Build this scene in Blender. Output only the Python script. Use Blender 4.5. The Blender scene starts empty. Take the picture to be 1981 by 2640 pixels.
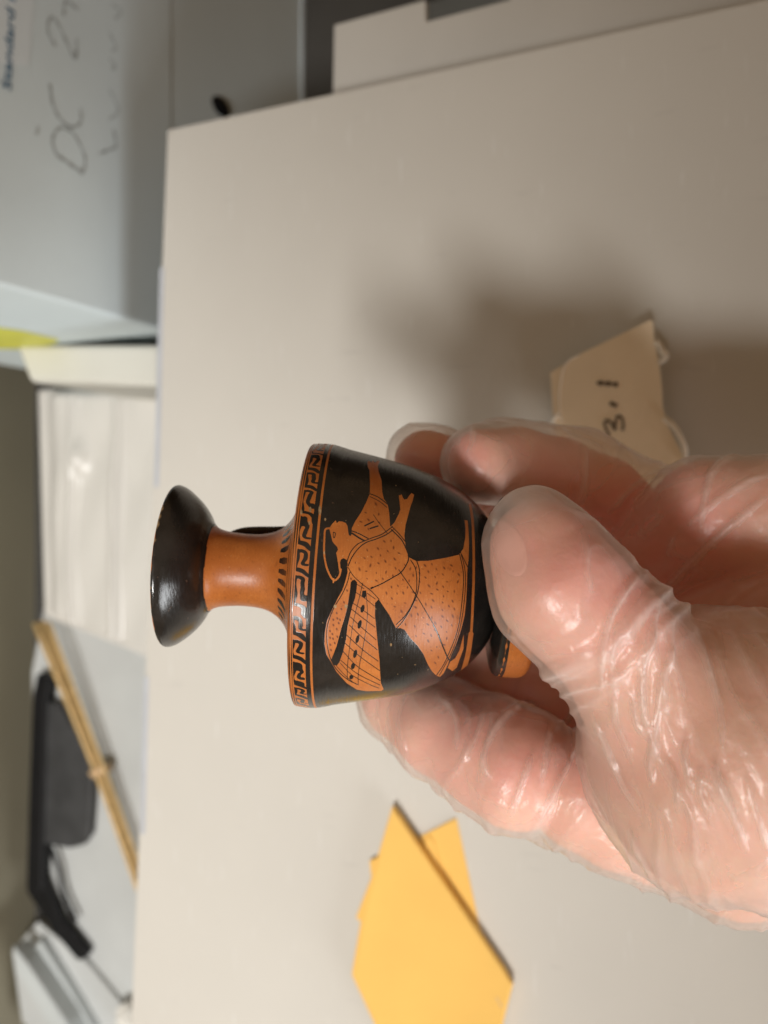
import bpy, bmesh, math, random
import numpy as np
from mathutils import Vector, Matrix
random.seed(4); rng = np.random.default_rng(7)
scene = bpy.context.scene
COL = scene.collection
rad = math.radians

# ------------------------------------------------------------------ camera
# The photograph was taken with the phone turned: the picture's left is "up" in the room.
FPX = 2400.0; PITCH = rad(65.0); CAMH = 27.2          # focal length in photo pixels, tilt, height over the board (cm)
sp, cp = math.sin(PITCH), math.cos(PITCH)
Rv = np.array([1.0, 0, 0]); Uv = np.array([0, sp, cp]); Fv = np.array([0, cp, -sp]); Cv = np.array([0, 0, CAMH])
cam = bpy.data.cameras.new("camera"); camo = bpy.data.objects.new("camera", cam); COL.objects.link(camo)
m = Matrix(((-Uv[0], Rv[0], -Fv[0], 0), (-Uv[1], Rv[1], -Fv[1], 0), (-Uv[2], Rv[2], -Fv[2], CAMH*0.01), (0, 0, 0, 1)))
camo.matrix_world = m
cam.sensor_fit = 'VERTICAL'; cam.sensor_height = 36.0; cam.sensor_width = 36.0
cam.lens = FPX/2640*36.0; cam.clip_start = 0.005; cam.clip_end = 20
cam.dof.use_dof = True; cam.dof.focus_distance = 0.146; cam.dof.aperture_fstop = 16.0
scene.camera = camo
# ------------------------------------------------------------------ light
world = bpy.data.worlds.new("World"); scene.world = world; world.use_nodes = True
bg = world.node_tree.nodes["Background"]
bg.inputs[0].default_value = (1.0, 0.60, 0.28, 1); bg.inputs[1].default_value = 0.20
def aim(o, target):
    d = Vector(target) - o.location
    o.rotation_euler = d.to_track_quat('-Z', 'Y').to_euler()
kd = Vector((-7.2, -1.7, 13.6)).normalized()
key = bpy.data.lights.new("key_spot_light", 'SPOT'); keyo = bpy.data.objects.new("key_spot_light", key); COL.objects.link(keyo)
keyo.location = Vector((0.01, 0.085, 0.10)) + kd*1.3
aim(keyo, (-0.12, 0.30, 0.0))
key.energy = 82; key.color = (1.0, 0.98, 0.945); key.shadow_soft_size = 0.155; key.spot_size = rad(28.0); key.spot_blend = 0.42  # cone falloff imitates the soft shadow of the unseen photographer
ceil = bpy.data.lights.new("ceiling_light", 'AREA'); ceilo = bpy.data.objects.new("ceiling_light", ceil); COL.objects.link(ceilo)
ceil.shape = 'RECTANGLE'; ceil.size = 0.7; ceil.size_y = 0.25; ceil.energy = 0.12; ceil.spread = rad(100); ceil.color = (0.96, 1.0, 1.0)
ceilo.location = (-0.05, 0.30, 0.75); aim(ceilo, (0.0, 0.40, -0.1))
fill = bpy.data.lights.new("fill_light", 'AREA'); fillo = bpy.data.objects.new("fill_light", fill); COL.objects.link(fillo)
fill.shape = 'RECTANGLE'; fill.size = 0.6; fill.size_y = 0.4; fill.energy = 9.0; fill.color = (0.95, 0.98, 1.0)  # added low fill brightening the box front and hand, no known source
fillo.location = (-0.75, -0.85, 0.24); aim(fillo, (0.08, 0.28, 0.0))
vs = scene.view_settings; vs.view_transform = 'Standard'; vs.look = 'None'; vs.exposure = 0.0; vs.gamma = 1.0
scene.cycles.max_bounces = 10; scene.cycles.transparent_max_bounces = 16

# ------------------------------------------------------------------ helpers
def pc(px, py, d):                      # photo pixel + depth (cm) -> camera frame (right, up, depth)
    return np.array([(1320.0-py)/FPX*d, (990.5-px)/FPX*d, d])
def wv(P):                              # camera frame (n,3) cm -> world metres
    P = np.atleast_2d(P)
    return (Cv + P[:, :1]*Rv + P[:, 1:2]*Uv + P[:, 2:3]*Fv)*0.01
def ray(px, py): return Fv + (1320.0-py)/FPX*Rv + (990.5-px)/FPX*Uv
def onz(px, py, z=0.0):                 # photo pixel -> point (cm) on the horizontal plane z
    r = ray(px, py); t = (z-CAMH)/r[2]; return Cv + t*r
def ony(px, py, y):
    r = ray(px, py); t = y/r[1]; return Cv + t*r
def onx(px, py, x):
    r = ray(px, py); t = x/r[0]; return Cv + t*r

def mesh_obj(name, verts, faces, mat, parent=None, smooth=False):
    me = bpy.data.meshes.new(name); me.from_pydata([tuple(v) for v in verts], [], [tuple(f) for f in faces]); me.update()
    if smooth: me.polygons.foreach_set('use_smooth', [True]*len(me.polygons))
    o = bpy.data.objects.new(name, me); COL.objects.link(o)
    if mat: me.materials.append(mat)
    if parent: o.parent = parent
    return o
def np_obj(name, V, F, mat, parent=None):          # big quad meshes from arrays
    me = bpy.data.meshes.new(name)
    me.vertices.add(len(V)); me.vertices.foreach_set('co', np.ascontiguousarray(V, dtype=np.float32).ravel())
    n = len(F); me.loops.add(n*4); me.polygons.add(n)
    me.loops.foreach_set('vertex_index', np.ascontiguousarray(F, dtype=np.int32).ravel())
    me.polygons.foreach_set('loop_start', np.arange(0, n*4, 4, dtype=np.int32))
    me.polygons.foreach_set('use_smooth', np.ones(n, dtype=bool))
    me.update(calc_edges=True); me.validate()
    o = bpy.data.objects.new(name, me); COL.objects.link(o)
    if mat: me.materials.append(mat)
    if parent: o.parent = parent
    return o
def attr(o, name, vals):
    a = o.data.attributes.new(name, 'FLOAT', 'POINT'); a.data.foreach_set('value', np.ascontiguousarray(vals, dtype=np.float32))
def tag(o, label, cat, group=None, kind=None):
    if label: o['label'] = label
    if cat: o['category'] = cat
    if group: o['group'] = group
    if kind: o['kind'] = kind
    return o
def empty(name, loc, label, cat, group=None):
    o = bpy.data.objects.new(name, None); COL.objects.link(o); o.location = loc; o.empty_display_size = 0.01
    tag(o, label, cat, group); return o
def keep(o, parent):                    # parent while staying in place
    o.parent = parent; o.matrix_parent_inverse = Matrix.Translation(parent.location).inverted()
def prism(name, pts, th, mat, parent=None, bev=0.0, segs=2):   # polygon (cm, 3-D points) thickened down by th
    pts = [np.asarray(p, float) for p in pts]; n = len(pts)
    bm = bmesh.new()
    top = [bm.verts.new(tuple(p*0.01)) for p in pts]; bot = [bm.verts.new(tuple((p-np.array([0, 0, th]))*0.01)) for p in pts]
    bm.faces.new(top); bm.faces.new(bot[::-1])
    for i in range(n): bm.faces.new((top[i], bot[i], bot[(i+1) % n], top[(i+1) % n]))
    bmesh.ops.recalc_face_normals(bm, faces=bm.faces)
    if bev: bmesh.ops.bevel(bm, geom=list(bm.edges), offset=bev*0.01, segments=segs, affect='EDGES', profile=0.5)
    me = bpy.data.meshes.new(name); bm.to_mesh(me); bm.free()
    o = bpy.data.objects.new(name, me); COL.objects.link(o); me.materials.append(mat)
    if parent: keep(o, parent)
    return o
def tube(name, pts, r, mat, parent=None, nseg=8, closed=False):     # pts in cm
    pts = [Vector(p)*0.01 for p in pts]; n = len(pts); V = []; F = []
    up = Vector((0.13, 0.2, 1)).normalized()
    for i, p in enumerate(pts):
        t = (pts[min(i+1, n-1)]-pts[max(i-1, 0)]).normalized()
        a = t.cross(up).normalized(); b = t.cross(a).normalized()
        rr = (r[i] if hasattr(r, '__len__') else r)*0.01
        for k in range(nseg):
            an = 2*math.pi*k/nseg; V.append(p+a*math.cos(an)*rr+b*math.sin(an)*rr)
    for i in range(n-1):
        for k in range(nseg):
            F.append((i*nseg+k, i*nseg+(k+1) % nseg, (i+1)*nseg+(k+1) % nseg, (i+1)*nseg+k))
    F.append(tuple(range(nseg))[::-1]); F.append(tuple(range((n-1)*nseg, n*nseg)))
    o = mesh_obj(name, V, F, mat, None, True)
    if parent: keep(o, parent)
    return o
def ribbon(name, strokes, mat, parent, nrm, lift=0.03, caps=True):  # strokes: list of (pts cm, width cm); thin raised pencil lines
    V = []; F = []; nrm = Vector(nrm).normalized()
    for pts, w in strokes:
        pts = [Vector(p) for p in pts]; n = len(pts); b0 = len(V)
        for i, p in enumerate(pts):
            t = (pts[min(i+1, n-1)]-pts[max(i-1, 0)])
            if t.length < 1e-6: t = Vector((1, 0, 0))
            s = nrm.cross(t.normalized()).normalized()
            ww = w*0.5*(0.8+0.35*math.sin(i*1.7+len(pts)))
            V.append((p+s*ww+nrm*lift)*0.01); V.append((p-s*ww+nrm*lift)*0.01)
        for i in range(n-1): F.append((b0+2*i, b0+2*i+1, b0+2*i+3, b0+2*i+2))
    o = mesh_obj(name, V, F, mat)
    if parent: keep(o, parent)
    return o
def smooth_path(pts, n=6):
    pts = np.asarray(pts, float); out = []
    P = np.vstack([2*pts[0]-pts[1], pts, 2*pts[-1]-pts[-2]])
    for i in range(1, len(P)-2):
        p0, p1, p2, p3 = P[i-1], P[i], P[i+1], P[i+2]
        for k in range(n):
            t = k/n
            out.append(0.5*((2*p1)+(-p0+p2)*t+(2*p0-5*p1+4*p2-p3)*t*t+(-p0+3*p1-3*p2+p3)*t**3))
    out.append(P[-2]); return np.array(out)

# ---- materials
def mat_new(name):
    mt = bpy.data.materials.new(name); mt.use_nodes = True; nt = mt.node_tree
    return mt, nt, nt.nodes, nt.links, nt.nodes["Principled BSDF"]
def basic(name, col, rough=0.6, var=0.08, scale=40.0, bump=0.0, bscale=400.0, spec=0.5, stretch=None, dirt=None):
    mt, nt, N, L, b = mat_new(name)
    tc = N.new('ShaderNodeTexCoord'); mp = N.new('ShaderNodeMapping'); L.new(tc.outputs['Object'], mp.inputs[0])
    if stretch: mp.inputs['Scale'].default_value = stretch
    no = N.new('ShaderNodeTexNoise'); no.inputs['Scale'].default_value = scale; no.inputs['Detail'].default_value = 6
    L.new(mp.outputs[0], no.inputs['Vector'])
    r = N.new('ShaderNodeValToRGB'); e = r.color_ramp.elements
    e[0].position = 0.3; e[1].position = 0.7
    e[0].color = tuple(max(0, c*(1-var)) for c in col)+(1,); e[1].color = tuple(min(1, c*(1+var)) for c in col)+(1,)
    L.new(no.outputs['Fac'], r.inputs[0]); L.new(r.outputs[0], b.inputs['Base Color'])
    b.inputs['Roughness'].default_value = rough; b.inputs['Specular IOR Level'].default_value = spec
    if bump:
        n2 = N.new('ShaderNodeTexNoise'); n2.inputs['Scale'].default_value = bscale; n2.inputs['Detail'].default_value = 5
        L.new(mp.outputs[0], n2.inputs['Vector'])
        bp = N.new('ShaderNodeBump'); bp.inputs['Strength'].default_value = bump; bp.inputs['Distance'].default_value = 0.0005
        L.new(n2.outputs['Fac'], bp.inputs['Height']); L.new(bp.outputs[0], b.inputs['Normal'])
    return mt
M = {}
M['board'] = basic('archival_board', (0.555, 0.532, 0.485), 0.75, 0.035, 9, 0.25, 1200, 0.3)
def scuff(mt, amount):
    nt = mt.node_tree; N = nt.nodes; L = nt.links; b = N["Principled BSDF"]; src = b.inputs['Base Color'].links[0].from_socket
    tc = N.new('ShaderNodeTexCoord')
    for sc, lo, hi, st, col in ((900, .70, .76, (1, 1, 1), (0.30, 0.28, 0.25, 1)), (60, .64, .70, (1, 9, 1), (0.66, 0.655, 0.63, 1)), (45, .66, .74, (7, 1, 1), (0.44, 0.42, 0.39, 1)), (6, .50, .75, (1, 1, 1), (0.47, 0.455, 0.42, 1))):
        mp = N.new('ShaderNodeMapping'); mp.inputs['Scale'].default_value = st; L.new(tc.outputs['Object'], mp.inputs[0])
        n = N.new('ShaderNodeTexNoise'); n.inputs['Scale'].default_value = sc; n.inputs['Detail'].default_value = 5; L.new(mp.outputs[0], n.inputs['Vector'])
        r = N.new('ShaderNodeMapRange'); r.inputs[1].default_value = lo; r.inputs[2].default_value = hi; r.inputs[4].default_value = amount; L.new(n.outputs['Fac'], r.inputs[0])
        mx = N.new('ShaderNodeMix'); mx.data_type = 'RGBA'; L.new(r.outputs[0], mx.inputs[0]); L.new(src, mx.inputs[6]); mx.inputs[7].default_value = col; src = mx.outputs[2]
    L.new(src, b.inputs['Base Color'])
scuff(M['board'], 0.35)
M['board2'] = basic('board_underneath', (0.54, 0.52, 0.48), 0.8, 0.04, 25, 0.15, 900, 0.3)
M['tape'] = basic('grey_tape', (0.44, 0.46, 0.50), 0.45, 0.06, 60)
M['floor'] = basic('worktop', (0.055, 0.052, 0.047), 0.7, 0.15, 20)
M['wall'] = basic('olive_wall', (0.27, 0.245, 0.175), 0.8, 0.10, 6)
M['greybox'] = basic('archive_box_card', (0.62, 0.70, 0.725), 0.7, 0.04, 18, 0.12, 500, 0.3)
M['boxedge'] = basic('archive_box_edge', (0.55, 0.62, 0.66), 0.6, 0.04, 30)
M['print'] = basic('blue_print', (0.05, 0.14, 0.24), 0.6, 0.05)
M['label'] = basic('label_paper', (0.66, 0.72, 0.745), 0.55, 0.02, 20)
M['pencil'] = basic('pencil', (0.35, 0.385, 0.385), 0.6, 0.25, 300)
M['ink'] = basic('tag_ink', (0.09, 0.06, 0.035), 0.6, 0.3, 600)
M['yellow'] = basic('yellow_sticker', (0.66, 0.66, 0.10), 0.5, 0.1, 60)
M['cream'] = basic('cream_card', (0.60, 0.59, 0.535), 0.7, 0.04, 20)
M['white'] = basic('white_plastic', (0.66, 0.64, 0.60), 0.32, 0.03, 30, 0.1, 60, 0.5)
M['greysheet'] = basic('grey_foam', (0.50, 0.515, 0.51), 0.8, 0.06, 30, 0.2, 700, 0.3)
M['black'] = basic('black_plastic', (0.006, 0.006, 0.007), 0.5, 0.3, 50, spec=0.25)
M['darkgrey'] = basic('dark_grey_cover', (0.040, 0.041, 0.043), 0.55, 0.35, 60, 0.2, 300)
M['wood'] = basic('bamboo', (0.60, 0.40, 0.17), 0.55, 0.22, 260, 0.2, 400, 0.4)
M['wood2'] = basic('bamboo_pale', (0.72, 0.52, 0.25), 0.55, 0.2, 260, 0.2, 400, 0.4)
M['wood3'] = basic('bamboo_brown', (0.42, 0.25, 0.09), 0.6, 0.22, 260, 0.2, 400, 0.4)
M['band'] = basic('tie_band', (0.62, 0.43, 0.24), 0.5, 0.1, 200)
M['paleblue'] = basic('pale_rim', (0.50, 0.53, 0.53), 0.5, 0.04, 30)
M['tissue'] = basic('tissue', (0.72, 0.70, 0.65), 0.8, 0.05, 50)
M['card'] = basic('yellow_card', (0.80, 0.49, 0.128), 0.75, 0.03, 45, 0.3, 900, 0.2)
M['tagpaper'] = basic('manila_tag', (0.84, 0.70, 0.52), 0.75, 0.05, 60, 0.2, 700, 0.3)
M['string'] = basic('white_thread', (0.80, 0.74, 0.64), 0.8, 0.1, 400)
M['sleeve'] = basic('dark_sleeve', (0.05, 0.05, 0.06), 0.9, 0.2, 80, 0.3, 600)

# ------------------------------------------------------------------ setting
ZF = -14.0; YB = 23.7
def sheet(name, x0, x1, y0, y1, z, mat):
    return mesh_obj(name, [(x0*.01, y0*.01, z*.01), (x1*.01, y0*.01, z*.01), (x1*.01, y1*.01, z*.01), (x0*.01, y1*.01, z*.01)], [(0, 1, 2, 3)], mat)
fl = sheet('worktop', -90, 90, -60, 42.5, ZF, M['floor']); tag(fl, None, None, kind='structure')
wl = prism('back_wall', [(-90, 42, 60), (90, 42, 60), (90, 44, 60), (-90, 44, 60)], 76, M['wall']); tag(wl, None, None, kind='structure')

# board the vase is photographed over
bc = onz(432, 335); bl = onz(338, 2640); br = onz(1981, -4)
vb = (bl-bc)/np.linalg.norm(bl-bc); vr = (br-bc)/np.linalg.norm(br-bc)
e_board = empty('cardboard_sheet', tuple(bc*0.01), 'large pale grey archival board lying flat under the hand', 'board')
prism('sheet', [bc, bc+vb*48, bc+vb*48+vr*40, bc+vr*40], 0.35, M['board'], e_board, 0.04)
zb = np.array([0, 0, -.352])
prism('core', [bc+vb*18+vr*4+zb, bc+vb*44+vr*4+zb, bc+vb*44+vr*36+zb, bc+vb*18+vr*36+zb], 13.6, M['board2'], e_board)
for (a, b_) in (((412, 690), (398, 1255)), ((372, 1745), (362, 2150))):
    p, q = onz(a[0], a[1], 0.03), onz(b_[0], b_[1], 0.03)
    s = onz(a[0]+11, a[1], 0.03)-p; q2 = q+s
    prism('tape', [p, q, q2, p+s], 0.025, M['tape'], e_board)
# a second board below it, showing at the far right
zc = -2.2
c2 = onz(862, 64, zc); d2 = onz(1110, -4, zc)-c2; d2 /= np.linalg.norm(d2)
n0, n1 = onz(1098, 0, zc), None
e_b2 = empty('cardboard_sheet', tuple(c2*0.01), 'second pale board showing below the edge of the large board', 'board')
ua = c2; left = ua-np.array([16.0, -0.35, 0])
sx = onz(1098, 55, zc); k = np.dot(sx-c2, d2)
nrm2 = np.array([d2[1], -d2[0], 0]); nrm2 = nrm2 if nrm2[0] > 0 else -nrm2
pA = c2+d2*k; pB = pA-nrm2*0.75; pC = pB+d2*3.0; pD = pA+d2*3.0
prism('sheet', [left, ua, pA, pB, pC, pD, c2+d2*26, left+d2*26], 0.3, M['board2'], e_b2, 0.03)
zb = np.array([0, 0, -.302]); q0 = left+np.array([2, -5, 0])+zb; q1 = ua+np.array([-5, -5, 0])+zb
prism('core', [q0, q1, q1+d2*16, q0+d2*16], 11.4, M['board2'], e_b2)
M['slot'] = basic('dark_slot', (0.10, 0.105, 0.10), 0.7, 0.1)
prism('slot_insert', [pA-np.array([0, 0, .25]), pB-np.array([0, 0, .25]), pC-np.array([0, 0, .25]), pD-np.array([0, 0, .25])], 0.2, M['slot'], e_b2)

# ------------------------------------------------------------------ grey archive box standing behind the board
XL = 7.25; XR = 30.0; ZT = 12.0
e_box = empty('archive_box', (0.18, 0.24, ZF*.01), 'blue grey archive box with pencil writing and printed label, standing behind the board', 'box')
def boxm(name, x0, x1, y0, y1, z0, z1, mat, parent, bev=0.1):
    return prism(name, [(x0, y0, z1), (x1, y0, z1), (x1, y1, z1), (x0, y1, z1)], z1-z0, mat, parent, bev)
zlip = ony(447, 200, YB)[2]
boxm('body', XL+0.25, XR-0.25, YB+0.035, YB+14, ZF+.3, ZT-0.5, M['greybox'], e_box, 0.12)
boxm('lid', XL, XR, YB, YB+14.25, zlip, ZT, M['greybox'], e_box, 0.15)
boxm('bottom_edge', XL+0.2, XR-.2, YB-0.05, YB+0.2, ZF+.01, ZF+.32, M['boxedge'], e_box, 0.03)
def c5(x, y): return (x/1.8444, y/1.8444)
def facepts(seq, n=5):
    ps = [ony(*c5(*q), YB-0.0) for q in seq]
    return smooth_path(ps, n) if len(ps) > 2 else np.array(ps)
pen = [([(265, 735), (330, 780), (395, 825)], .16), ([(395, 822), (402, 745), (350, 640), (285, 608), (250, 655), (253, 700), (268, 738)], .10),
       ([(236, 400), (250, 500), (292, 575), (342, 605), (382, 582), (382, 515)], .11),
       ([(262, 222), (226, 150), (236, 88), (262, 95), (310, 190), (358, 282), (364, 185)], .09),
       ([(372, 48), (312, 8), (300, 76)], .09), ([(470, 730), (520, 712), (550, 695), (538, 615)], .10),
       ([(515, 570), (562, 525), (520, 425)], .05), ([(528, 330), (548, 318), (520, 280)], .06),
       ([(515, 150), (552, 225), (530, 240)], .05), ([(528, 20), (575, 55), (545, 90)], .05),
       ([(170, 640), (180, 620), (178, 600)], .10)]
ribbon('pencil_writing', [(facepts(s), w) for s, w in pen], M['pencil'], e_box, (0, -1, 0), 0.02)
lp = [ony(-60, 160, YB), ony(75, 170, YB), ony(85, 60, YB), ony(88, -80, YB), ony(-60, -80, YB)]
lo = mesh_obj('printed_label', [tuple((p+np.array([0, -.012, 0]))*.01) for p in lp], [(0, 1, 2, 3, 4)], M['label']); keep(lo, e_box)
fc = bpy.data.curves.new('t', 'FONT'); fc.body = 'Standard f'; fc.size = 1.0; fc.offset = 0.010; fc.extrude = 0.0
fo = bpy.data.objects.new('t', fc); COL.objects.link(fo)
bpy.context.view_layer.update()
tme = bpy.data.meshes.new_from_object(fo.evaluated_get(bpy.context.evaluated_depsgraph_get()))
bpy.data.objects.remove(fo)
tv = np.array([v.co[:] for v in tme.vertices]); stdw = tv[:, 0].max()*0.845
A0 = ony(27, 238, YB); A1 = ony(37, 30, YB); T0 = ony(4, 238, YB)
wid = A1[0]-A0[0]; hgt = T0[2]-A0[2]
tx = A0[0]+tv[:, 0]/stdw*wid; tz = A0[2]+tv[:, 1]/0.7*hgt+(tv[:, 0]/stdw)*(A1[2]-A0[2])
for v, x, z in zip(tme.vertices, tx, tz): v.co = (x*.01, (YB-.03)*.01, z*.01)
tme.materials.clear(); tme.materials.append(M['print'])
to = bpy.data.objects.new('print', tme); COL.objects.link(to); keep(to, e_box)
# yellow sticker on the side of the box
sk = [onx(-20, 842, XL-.02), onx(-20, 900, XL-.02), onx(90, 900, XL-.02), onx(150, 882, XL-.02), onx(148, 874, XL-.02), onx(60, 853, XL-.02)]
so = mesh_obj('yellow_sticker', [tuple(p*.01) for p in sk], [tuple(range(6))], M['yellow']); keep(so, e_box)
# small dark scuff / button and white fleck low on the box front
p0 = ony(570, 275, YB+.02)
bpy.ops.mesh.primitive_uv_sphere_add(segments=16, ring_count=8, radius=0.0042, location=tuple(p0*.01)); q = bpy.context.object
q.scale = (1.0, .35, 1.6); q.name = 'dark_knob'; q.data.materials.append(M['black'])
for p_ in q.data.polygons: p_.use_smooth = True
keep(q, e_box)
ribbon('scratch', [([ony(492, 35, YB+.25), ony(500, 55, YB+.25), ony(505, 75, YB+.25)], .12)], M['tissue'], e_box, (0, -1, 0), .02)

# ------------------------------------------------------------------ things on the worktop behind the board
zt = -3.0
e_cream = empty('cream_box', (0.05, 0.35, ZF*.01), 'narrow cream card box between the grey archive box and white packet', 'box')
cpts = [onz(408, 998, zt), onz(408, 888, zt), onz(40, 888, zt), onz(75, 985, zt)]
prism('body', cpts, 10.9, M['cream'], e_cream, 0.25, 3)
# white plastic wrapped packet with two long raised folds
e_wh = empty('plastic_packet', (-0.02, 0.33, ZF*.01), 'white plastic wrapped packet with long raised folds behind the vase mouth', 'packet')
NX, NY = 150, 70; V = []; F = []
qa, qb, qc, qd = (95, 1003), (425, 1003), (425, 1715), (112, 1588)
zw = ZF+4.0
for i in range(NX+1):
    for j in range(NY+1):
        s, t = i/NX, j/NY
        px = (qa[0]*(1-t)+qd[0]*t)*(1-s)+(qb[0]*(1-t)+qc[0]*t)*s
        py = (qa[1]*(1-s)+qb[1]*s)*(1-t)+(qd[1]*(1-s)+qc[1]*s)*t
        p = onz(px, py, zw)
        r1 = 187+5*math.sin(t*7); r2 = 308-14*t+3*math.sin(t*9)
        h = 0.3*math.exp(-((px-r1)/9)**2)+0.08*math.exp(-((px-r1-17)/5)**2)+0.38*math.exp(-((px-r2)/12)**2)
        h += 0.5*math.exp(-((px-212)/18)**2-((py-1180)/40)**2)
        h -= 0.9*max(0, (150-px)/60)**1.5
        h += 0.05*math.sin(px*.05+py*.02)
        e = min(s, 1-s, t, 1-t)
        h -= 0.7*max(0, 1-e/0.03)**2
        V.append((p+np.array([0, 0, h]))*.01)
for i in range(NX):
    for j in range(NY):
        a = i*(NY+1)+j; F.append((a, a+1, a+NY+2, a+NY+1))
o = mesh_obj('wrapping', V, F, M['white'], None, True); keep(o, e_wh)
zz = [onz(*q, zw-0.7) for q in (qa, qb, qc, qd)]
prism('filling', zz, 3.2, M['white'], e_wh, 0.2)

# grey foam sheet with a black case, straps and the bundle of sticks
zg = ZF+2.0
e_fs = empty('foam_sheet', tuple(onz(300, 1900, ZF)*.01), 'smooth grey foam sheet under the bamboo sticks and black case', 'sheet')
prism('slab', [onz(*q, zg) for q in ((118, 1545), (430, 1665), (425, 2660), (330, 2640), (225, 2480), (150, 2300), (95, 2200), (82, 1730))], 1.9, M['greysheet'], e_fs, 0.06)
def c7(x, y): return (x/1.9405, 1500+y/1.9405)
zk = zg+0.15
e_case = empty('device_case', tuple(onz(150, 1950, zg)*.01), 'black rectangular case with dark grey cover lying on the grey foam', 'case')
prism('case_shell', [onz(*c7(*q), zk+0.6) for q in ((183, 455), (250, 480), (230, 620), (214, 1250), (208, 1560), (128, 1545), (140, 1100), (160, 560))], 0.7, M['black'], e_case, 0.15, 3)
prism('cover', [onz(*c7(*q), zk+0.45) for q in ((205, 590), (290, 610), (385, 770), (462, 950), (458, 1100), (445, 1270), (410, 1320), (345, 1335), (200, 1310))], 0.5, M['darkgrey'], e_case, 0.12, 3)
e_strap = empty('black_strap', tuple(onz(130, 2300, zg)*.01), 'thick black strap bent away from the black case towards the grey tray', 'strap')
prism('strap_band', [onz(*c7(*q), zk+0.5) for q in ((200, 1400), (225, 1500), (300, 1680), (440, 1855), (425, 1885), (385, 1900), (270, 1760), (128, 1550))], 0.5, M['black'], e_strap, 0.15, 3)
tube('strap_loop', smooth_path([onz(*c7(*q), zk+0.4) for q in ((250, 1320), (290, 1420), (320, 1560), (380, 1700))]), 0.14, M['black'], e_strap)
e_st = empty('stick_bundle', tuple(onz(230, 1960, zg)*.01), 'bundle of thin bamboo sticks tied with a band, lying across the grey foam', 'sticks')
sa0, sa1 = c7(168, 215), c7(248, 195); sb0, sb1 = c7(655, 1470), c7(705, 1440)
for i in range(8):
    t = i/7; lay = (i*5) % 3
    z = zg+0.25+0.16*lay
    mid = c7(500, 935)
    a = onz(sa0[0]*(1-t)+sa1[0]*t, sa0[1]*(1-t)+sa1[1]*t+random.uniform(-6, 6), z+1.0)
    b_ = onz(sb0[0]*(1-t)+sb1[0]*t+18, sb0[1]*(1-t)+sb1[1]*t+40, z+.1)
    cm = (a*0.45+b_*0.55); tgt = onz(mid[0]-12+24*t, mid[1]+6-8*t, z+.45); cm = cm*.2+tgt*.8
    tube('stick', smooth_path([a, cm, b_], 5), 0.072, M[('wood', 'wood2', 'wood3')[(i*7+i//2) % 3]], e_st, 7)
mc = onz(*c7(503, 938), zg+0.75); dr = onz(*c7(600, 1180), zg+.6)-mc; dr /= np.linalg.norm(dr)
pr = np.cross(dr, [0, 0, 1]); loop = []
for k in range(17):
    an = 2*math.pi*k/16; loop.append(mc+pr*0.58*math.cos(an)+np.array([0, 0, 1])*0.42*math.sin(an)+dr*.02*k/16)
tube('band', loop, 0.13, M['band'], e_st, 6)
tube('band', [p+dr*.2 for p in loop], 0.08, M['band'], e_st, 6)
# grey tray in the far corner with a pale rim
zr = zg+2.0
e_tr = empty('grey_tray', tuple(onz(200, 2500, ZF)*.01), 'grey tray with a pale raised rim at the far left corner of the bench', 'tray')
prism('tray_floor', [onz(*c7(*q), zg+.3) for q in ((190, 1700), (440, 1910), (605, 2110), (640, 2330), (300, 2420), (110, 2200), (60, 1850))], 2.0, M['greysheet'], e_tr, 0.05)
prism('rim', [onz(*c7(*q), zr) for q in ((60, 1820), (130, 1905), (335, 2212), (420, 2400), (330, 2400), (250, 2230), (75, 1950))], 1.2, M['paleblue'], e_tr, 0.12, 3)
prism('inner_step', [onz(*c7(*q), zg+.9) for q in ((195, 1790), (330, 2010), (470, 2250), (420, 2380), (320, 2180), (140, 1890))], 0.7, M['paleblue'], e_tr, 0.1)
V = []; F = []
# crumpled tissue
bm = bmesh.new(); bmesh.ops.create_icosphere(bm, subdivisions=4, radius=1.0)
pt = onz(330, 2625, zg+.6)
for v in bm.verts:
    n = v.co.copy(); k = 0.75+0.35*abs(math.sin(n.x*5+n.y*3))+0.3*abs(math.sin(n.y*7-n.z*4+n.x*2))
    v.co = Vector((n.x*1.0, n.y*0.8, n.z*.6))*k*0.0065+Vector(pt*.01)
me = bpy.data.meshes.new('crumpled_tissue'); bm.to_mesh(me); bm.free(); me.materials.append(M['tissue'])
o = bpy.data.objects.new('crumpled_tissue', me); COL.objects.link(o); tag(o, 'small crumpled white tissue at the edge of the board near the grey tray', 'tissue')

# ------------------------------------------------------------------ yellow cards on the board
def c8(x, y): return (850+x/3.018, 2000+y/3.018)
def card(seq, z, th, label, tilt=0.0):
    pts = [onz(*c8(*q), z+tilt*(i % 2)) for i, q in enumerate(seq)]
    o = prism('paper_card', pts, th, M['card'], None, 0.008, 1)
    tag(o, label, 'card', 'yellow cards piled on the board'); return o
card(((712, 468), (985, 328), (1035, 560), (1150, 1105), (1250, 1600), (800, 1700)), 0.05, 0.04, 'yellow card at the bottom of the pile, its square corner showing nearest the gloved hand')
card(((735, 530), (780, 468), (815, 520), (860, 700), (1000, 1200), (700, 1100)), 0.10, 0.035, 'narrow yellow card tucked just under the folded stack, pointed end showing')
card(((310, 662), (420, 612), (800, 1100), (700, 1500), (205, 1105), (325, 790)), 0.14, 0.05, 'yellow card with two small corners peeking out on the side towards the sticks')
card(((488, 236), (540, 300), (1352, 1500), (1420, 1630), (1335, 1960), (1300, 2300), (700, 2500), (365, 1965), (172, 1545), (262, 1020)), 0.30, 0.15, 'lower of the two large pointed yellow cards on the pile')
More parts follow.
